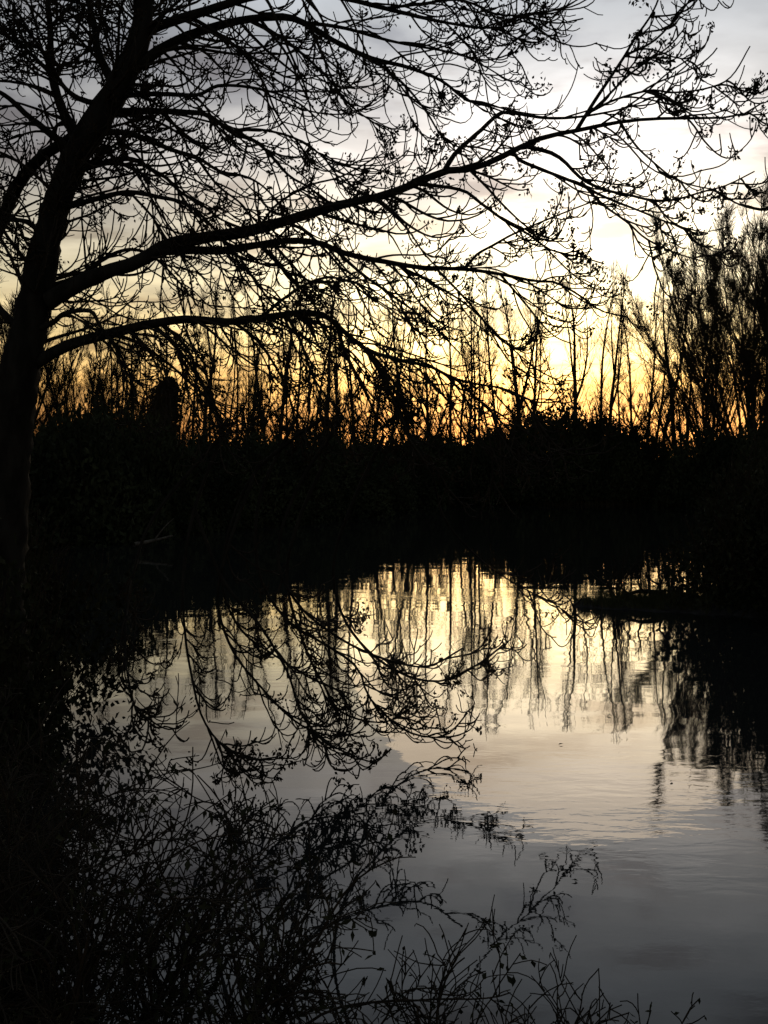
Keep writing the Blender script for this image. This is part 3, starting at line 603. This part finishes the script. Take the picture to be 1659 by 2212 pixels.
# ---------------------------------------------------------------- near banks
# bushes of the left bank below the ash and along it
for i, (x, y, w, hh, lab) in enumerate([(-4.2, 11.2, 1.35, 1.9, 'dark bramble bush right below the ash trunk on the left bank'), (-3.45, 8.3, 1.0, 1.7, 'low dark bramble bush in front of the ash trunk foot'),
                                        (-5.6, 13.2, 1.5, 2.3, 'dark bush on the left bank just behind the ash'), (-7.6, 17.6, 1.9, 2.8, 'second dark bush behind the ash on the left bank'),
                                        (-10.4, 23, 2.4, 3.3, 'third dark bush behind the ash on the left bank'), (-14, 31, 3.2, 3.9, 'farthest dark bush at the left bend of the bank'),
                                        (-3.1, 6.6, .7, .95, 'small dark bramble at the water edge before the ash')]):
    o = place(('nb', i % 2), bush(300 + i % 2, 9000, 420, .05, .25, True, .42, BRAM), 'bramble_bush', (x, y, gz(x, y) - .08), R.uniform(0, 6.28), (w, w, hh))
    tag(o, lab, 'bush', 'bushes of the left bank')
for i, (x, y, w, hh, lab) in enumerate([(7.2, 19.5, 1.85, 2.35, 'dark bush where the mud spit leaves the right bank'), (8.7, 20.6, 1.9, 2.6, 'tall dark bush at the right edge behind the spit'),
                                        (8.1, 17.0, 1.7, 2.4, 'dark bush at the right edge in front of the spit'), (9.2, 24.2, 2.0, 3.0, 'dark bush beyond the spit on the right bank'),
                                        (14.0, 31, 3.2, 3.8, 'big dark bush on the receding right bank'), (20.5, 43, 4.2, 4.6, 'farther big dark bush on the receding right bank')]):
    o = place(('nb', i % 2), bush(300 + i % 2, 9000, 420, .05, .25, True, .42, BRAM), 'bank_bush', (x, y, gz(x, y) - .08), R.uniform(0, 6.28), (w, w, hh))
    tag(o, lab, 'bush', 'bushes of the right bank')

# dead branches lying on the mud spit
g = np.random.default_rng(21)
def thing_at(name, x, y, lab, cat, group=None):
    e_ = empty(name, (x, y, gz(x, y))); tag(e_, lab, cat, group); bpy.context.view_layer.update(); return e_
DB = thing_at('driftwood_branch', 5.0, 20.35, 'arched dead branch lying on the low mud spit', 'branch')
main = spline([P(1335, 1308, 20.4), P(1350, 1288, 20.4), P(1385, 1277, 20.4), P(1430, 1283, 20.4), P(1470, 1300, 20.3), P(1530, 1312, 20.1)], 24)
mr = taper(1, 24, .030, .055)[0]; Geo().tubes(main, mr, 8, g, .06).build('bough', BARK, DB)
for pts in ([(1388, 1278), (1378, 1255), (1384, 1232), (1372, 1205)], [(1430, 1283), (1425, 1262), (1440, 1240), (1448, 1210)], [(1440, 1285), (1470, 1268), (1478, 1245)], [(1425, 1264), (1405, 1252), (1395, 1235)], [(1360, 1284), (1340, 1270), (1322, 1272)]):
    q_ = spline([P(x, y, 20.4) for x, y in pts], 12); rq = taper(1, 12, .024, .008)[0]; b_ = Geo().tubes(q_, rq, 6, g, .05).build('side_branch', BARK, DB)
    p_, d_, r_, _ = sprout(g, q_[None], rq[None], 9, .2, 1, .4, 1.0); s_ = grow(g, p_, d_, g.uniform(.1, .35, 9), 6, .12, .02, .1); kind(Geo().tubes(s_, taper(9, 6, .008, .004), 3).build('twigs', TWIG, b_), 'stuff')
for i, (x, y, lab) in enumerate([(4.35, 20.5, 'small twiggy sapling clump near the tip of the mud spit'), (6.15, 19.9, 'twiggy clump at the root of the mud spit beside the dark bush')]):
    e_ = thing_at('twiggy_shrub', x, y, lab, 'shrub', 'twiggy clumps on the spit'); k = 16
    d_ = g.normal(0, .35, (k, 3)); d_[:, 2] = 1; b_ = grow(g, np.tile([x, y, gz(x, y)], (k, 1)) + g.normal(0, .07, (k, 3)) * [1, 1, 0], d_, g.uniform(.35, .95, k), 9, .08, .0, -.03); rb = taper(k, 9, .010, .004)
    Geo().tubes(b_, rb, 4).build('stems', STEM, e_); p_, d_, r_, _ = sprout(g, b_, rb, 7, .2, 1, .4, 1.0); s_ = grow(g, p_, d_, g.uniform(.08, .3, len(p_)), 5, .12, .03, .08)
    kind(Geo().tubes(s_, taper(len(p_), 5, .005, .003), 3).build('twigs', TWIG, e_), 'stuff')
# sunken snags in the open water and the pale log on the left bank
SN = thing_at('sunken_snag', 3.45, 20.2, 'thin snag rising from the water just left of the mud spit', 'branch')
q_ = spline([(3.5, 20.0, -.25), (3.47, 20.0, -.02), (3.40, 20.0, .16), (3.28, 20.05, .26)], 14); rq = taper(1, 14, .03, .009)[0]; Geo().tubes(q_, rq, 6, g, .06).build('stem', BARK, SN)
q_ = spline([(3.45, 20.0, .06), (3.58, 20.02, .16), (3.66, 20.05, .30)], 8); Geo().tubes(q_, taper(1, 8, .014, .006)[0], 5).build('fork', BARK, SN)
a, c = P(290, 1147, 34), P(372, 1138, 35); x_, y_ = (a[0] + c[0]) / 2, (a[1] + c[1]) / 2
LG = thing_at('fallen_log', x_, y_, 'pale fallen branch lying along the far left waterside', 'log')
z_ = max(gz(x_, y_), 0) + .25; q_ = spline([(a[0], a[1], z_), ((a[0] + c[0]) / 2, y_, z_ + .10), (c[0], c[1], z_ + .22)], 14); Geo().tubes(q_, taper(1, 14, .07, .03)[0], 7, g, .08).build('bough', DEAD, LG)
q_ = spline([((a[0] + c[0]) / 2, y_, z_ + .08), (c[0] - .2, y_ + .2, z_ + .5), (c[0] + .1, y_ + .3, z_ + .8)], 10); Geo().tubes(q_, taper(1, 10, .035, .012)[0], 5, g, .05).build('side_branch', DEAD, LG)

# grass and reeds along the banks
def blades(g, x, y, z, hmin, hmax, r, lean=.25, n=5):
    M = len(x); d_ = g.normal(0, lean, (M, 3)); d_[:, 2] = 1
    b_ = grow(g, np.stack([x, y, z], 1), d_, g.uniform(hmin, hmax, M), n, .06, -.02, -.14); return b_, taper(M, n, r, r * .25)
g = np.random.default_rng(9)
def bank_points(g, n, y0, y1, dmin, dmax, x0=-60, x1=60):
    xs_, ys_ = [], []; tot = 0
    while tot < n:
        i = g.integers(0, len(POOL), n * 3); q_ = POOL[i] + g.normal(0, 1, (n * 3, 2)) * np.array([dmax, dmax]); ok = (q_[:, 1] > y0) & (q_[:, 1] < y1) & (q_[:, 0] > x0) & (q_[:, 0] < x1)
        q_ = q_[ok]; d_ = pool_dist(q_[:, 0], q_[:, 1]); q_ = q_[(d_ > dmin) & (d_ < dmax)]; xs_.append(q_[:, 0]); ys_.append(q_[:, 1]); tot += len(q_)
    return np.concatenate(xs_)[:n], np.concatenate(ys_)[:n]
x, y = bank_points(g, 9000, 40, 100, -.3, 3.0); b_, r_ = blades(g, x, y, ground_z(x, y) - .03, .7, 1.7, .014, .18)
kind(tag(Geo().tubes(b_, r_, 3).build('bank_reeds', REED), 'dry reeds and rank grass fringing the far waterline', 'reeds'), 'stuff')
x, y = bank_points(g, 14000, 5, 40, -.05, 2.2); b_, r_ = blades(g, x, y, ground_z(x, y) - .02, .2, .8, .006, .35)
kind(tag(Geo().tubes(b_, r_, 3).build('bank_grass', GRASS), 'long rough grass hanging over the near banks', 'grass'), 'stuff')
x = g.uniform(3.3, 6.8, 6000); y = 20.3 + g.normal(0, .4, 6000); z = spit_z(x, y); k = z > .015; b_, r_ = blades(g, x[k], y[k], z[k] - .01, .05, .34, .005, .5)
kind(tag(Geo().tubes(b_, r_, 3).build('spit_grass', GRASS), 'short tufts of grass on the low mud spit', 'grass'), 'stuff')

# ---------------------------------------------------------------- foreground shrubs rising from the near bank
def shrub(name, lab, seed, roots, k, lean, L0, L1, r0, g0, g1, sec, ter, leafp, group='foreground shrubs', lean_sd=.4, leaf=(.028, .065)):
    g = np.random.default_rng(seed); rx = np.mean([q[0] for q in roots]); ry = np.mean([q[1] for q in roots])
    e_ = thing_at(name, rx, ry, lab, 'shrub', group)
    ro = np.array([roots[i % len(roots)] for i in range(k)]) + g.normal(0, .10, (k, 2)); z = ground_z(ro[:, 0], ro[:, 1]) - .04
    d_ = g.normal(0, lean_sd, (k, 3)) + np.array(lean); d_[:, 2] = np.abs(d_[:, 2]) + .35
    st = grow(g, np.column_stack([ro, z]), d_, g.uniform(L0, L1, k), 18, .07, g0, g1); sr = taper(k, 18, 1.7 * r0 * g.uniform(.7, 1.2, k), .0030, .9)
    Geo().tubes(st, sr, 5).build('stems', STEM, e_)
    gt, gl = Geo(), Geo()
    p, d, r, tt = sprout(g, st, sr, sec, .12, 1, .45, 1.1); b1 = grow(g, p, d, g.uniform(.15, .6, len(p)) * (1.1 - .5 * tt), 9, .11, .05, -.08); r1 = taper(len(p), 9, np.clip(r * .6, .0038, .007), .0028); gt.tubes(b1, r1, 3)
    p, d, r, tt = sprout(g, b1, r1, ter, .15, 1, .5, 1.1); b2 = grow(g, p, d, g.uniform(.05, .22, len(p)), 5, .13, .03, -.05); gt.tubes(b2, taper(len(p), 5, .0032, .0025), 3)
    kind(gt.build('twigs', TWIG, e_), 'stuff')
    q_ = np.concatenate([b1[:, 3:].reshape(-1, 3), b2[:, 2:].reshape(-1, 3)]); q_ = q_[g.random(len(q_)) < leafp]
    ax = g.normal(0, .6, q_.shape); ax[:, 2] -= .8
    if len(q_): kind(gl.leaves(q_, ax, g.standard_normal(q_.shape), g.uniform(leaf[0], leaf[1], len(q_)), g.uniform(leaf[0], leaf[1], len(q_)) * .42).build('leaves', BRAM, e_), 'stuff')
    return e_
shrub('tangled_shrub', 'dense tangle of thin twigs filling the bottom left corner', 1, [(-1.75, 4.2), (-1.5, 4.5), (-1.25, 4.2), (-1.9, 4.7)], 42, (.08, .05, 1.0), .8, 1.45, .007, .02, -.05, 9, 4, .10)
shrub('arching_shrub', 'arching leafy shrub reaching right from the bottom left over the water', 2, [(-.95, 4.35), (-.7, 4.4), (-.55, 4.25)], 26, (.22, .15, .9), .8, 1.5, .006, .0, -.09, 9, 4, .30)
shrub('upright_shrub', 'taller upright twigs along the left edge before the dark bank', 3, [(-2.3, 5.6), (-2.0, 5.5), (-2.5, 6.2)], 20, (.05, .0, 1.1), .8, 1.5, .007, .03, -.02, 9, 4, .08)
shrub('twiggy_shrub', 'low curling twigs standing at the bottom edge right of the arching shrub', 4, [(.05, 4.35), (.25, 4.25), (.5, 4.3), (.75, 4.2)], 15, (.10, .22, .8), .45, .95, .005, .02, -.10, 8, 4, .14, leaf=(.018, .035))
shrub('willow_shrub', 'slim bowed stems in front of the dark left bank', 5, [(-1.55, 5.2), (-1.3, 5.0)], 8, (.25, .25, 1.0), 1.0, 1.7, .006, .0, -.07, 9, 4, .16)

# leaves drifting on the pool
g = np.random.default_rng(31)
for i, (px, py) in enumerate([(1310, 1546), (1206, 1610), (1452, 1688), (1250, 1905)]):
    D = EYE * F / (py - 1020); p = P(px, py, D); a = g.uniform(0, 6.28); s_ = .0016 * D + .012
    o = Geo().leaves(np.zeros((1, 3)), np.array([[math.cos(a), math.sin(a), .12]]), np.array([[-math.sin(a), math.cos(a), .05]]), [s_ * 2], [s_]).build('floating_leaf', BRAM)
    o.location = (p[0], p[1], .006); tag(o, ['tiny dark leaf afloat, uppermost, below the ends of the mirrored poplars', 'tiny dark leaf afloat, leftmost of those in the pale water', 'tiny dark leaf afloat, rightmost, near the dark right-hand reflection', 'tiny dark leaf afloat, lowest one, in the grey water'][i], 'leaf', 'fallen leaves floating on the pool')
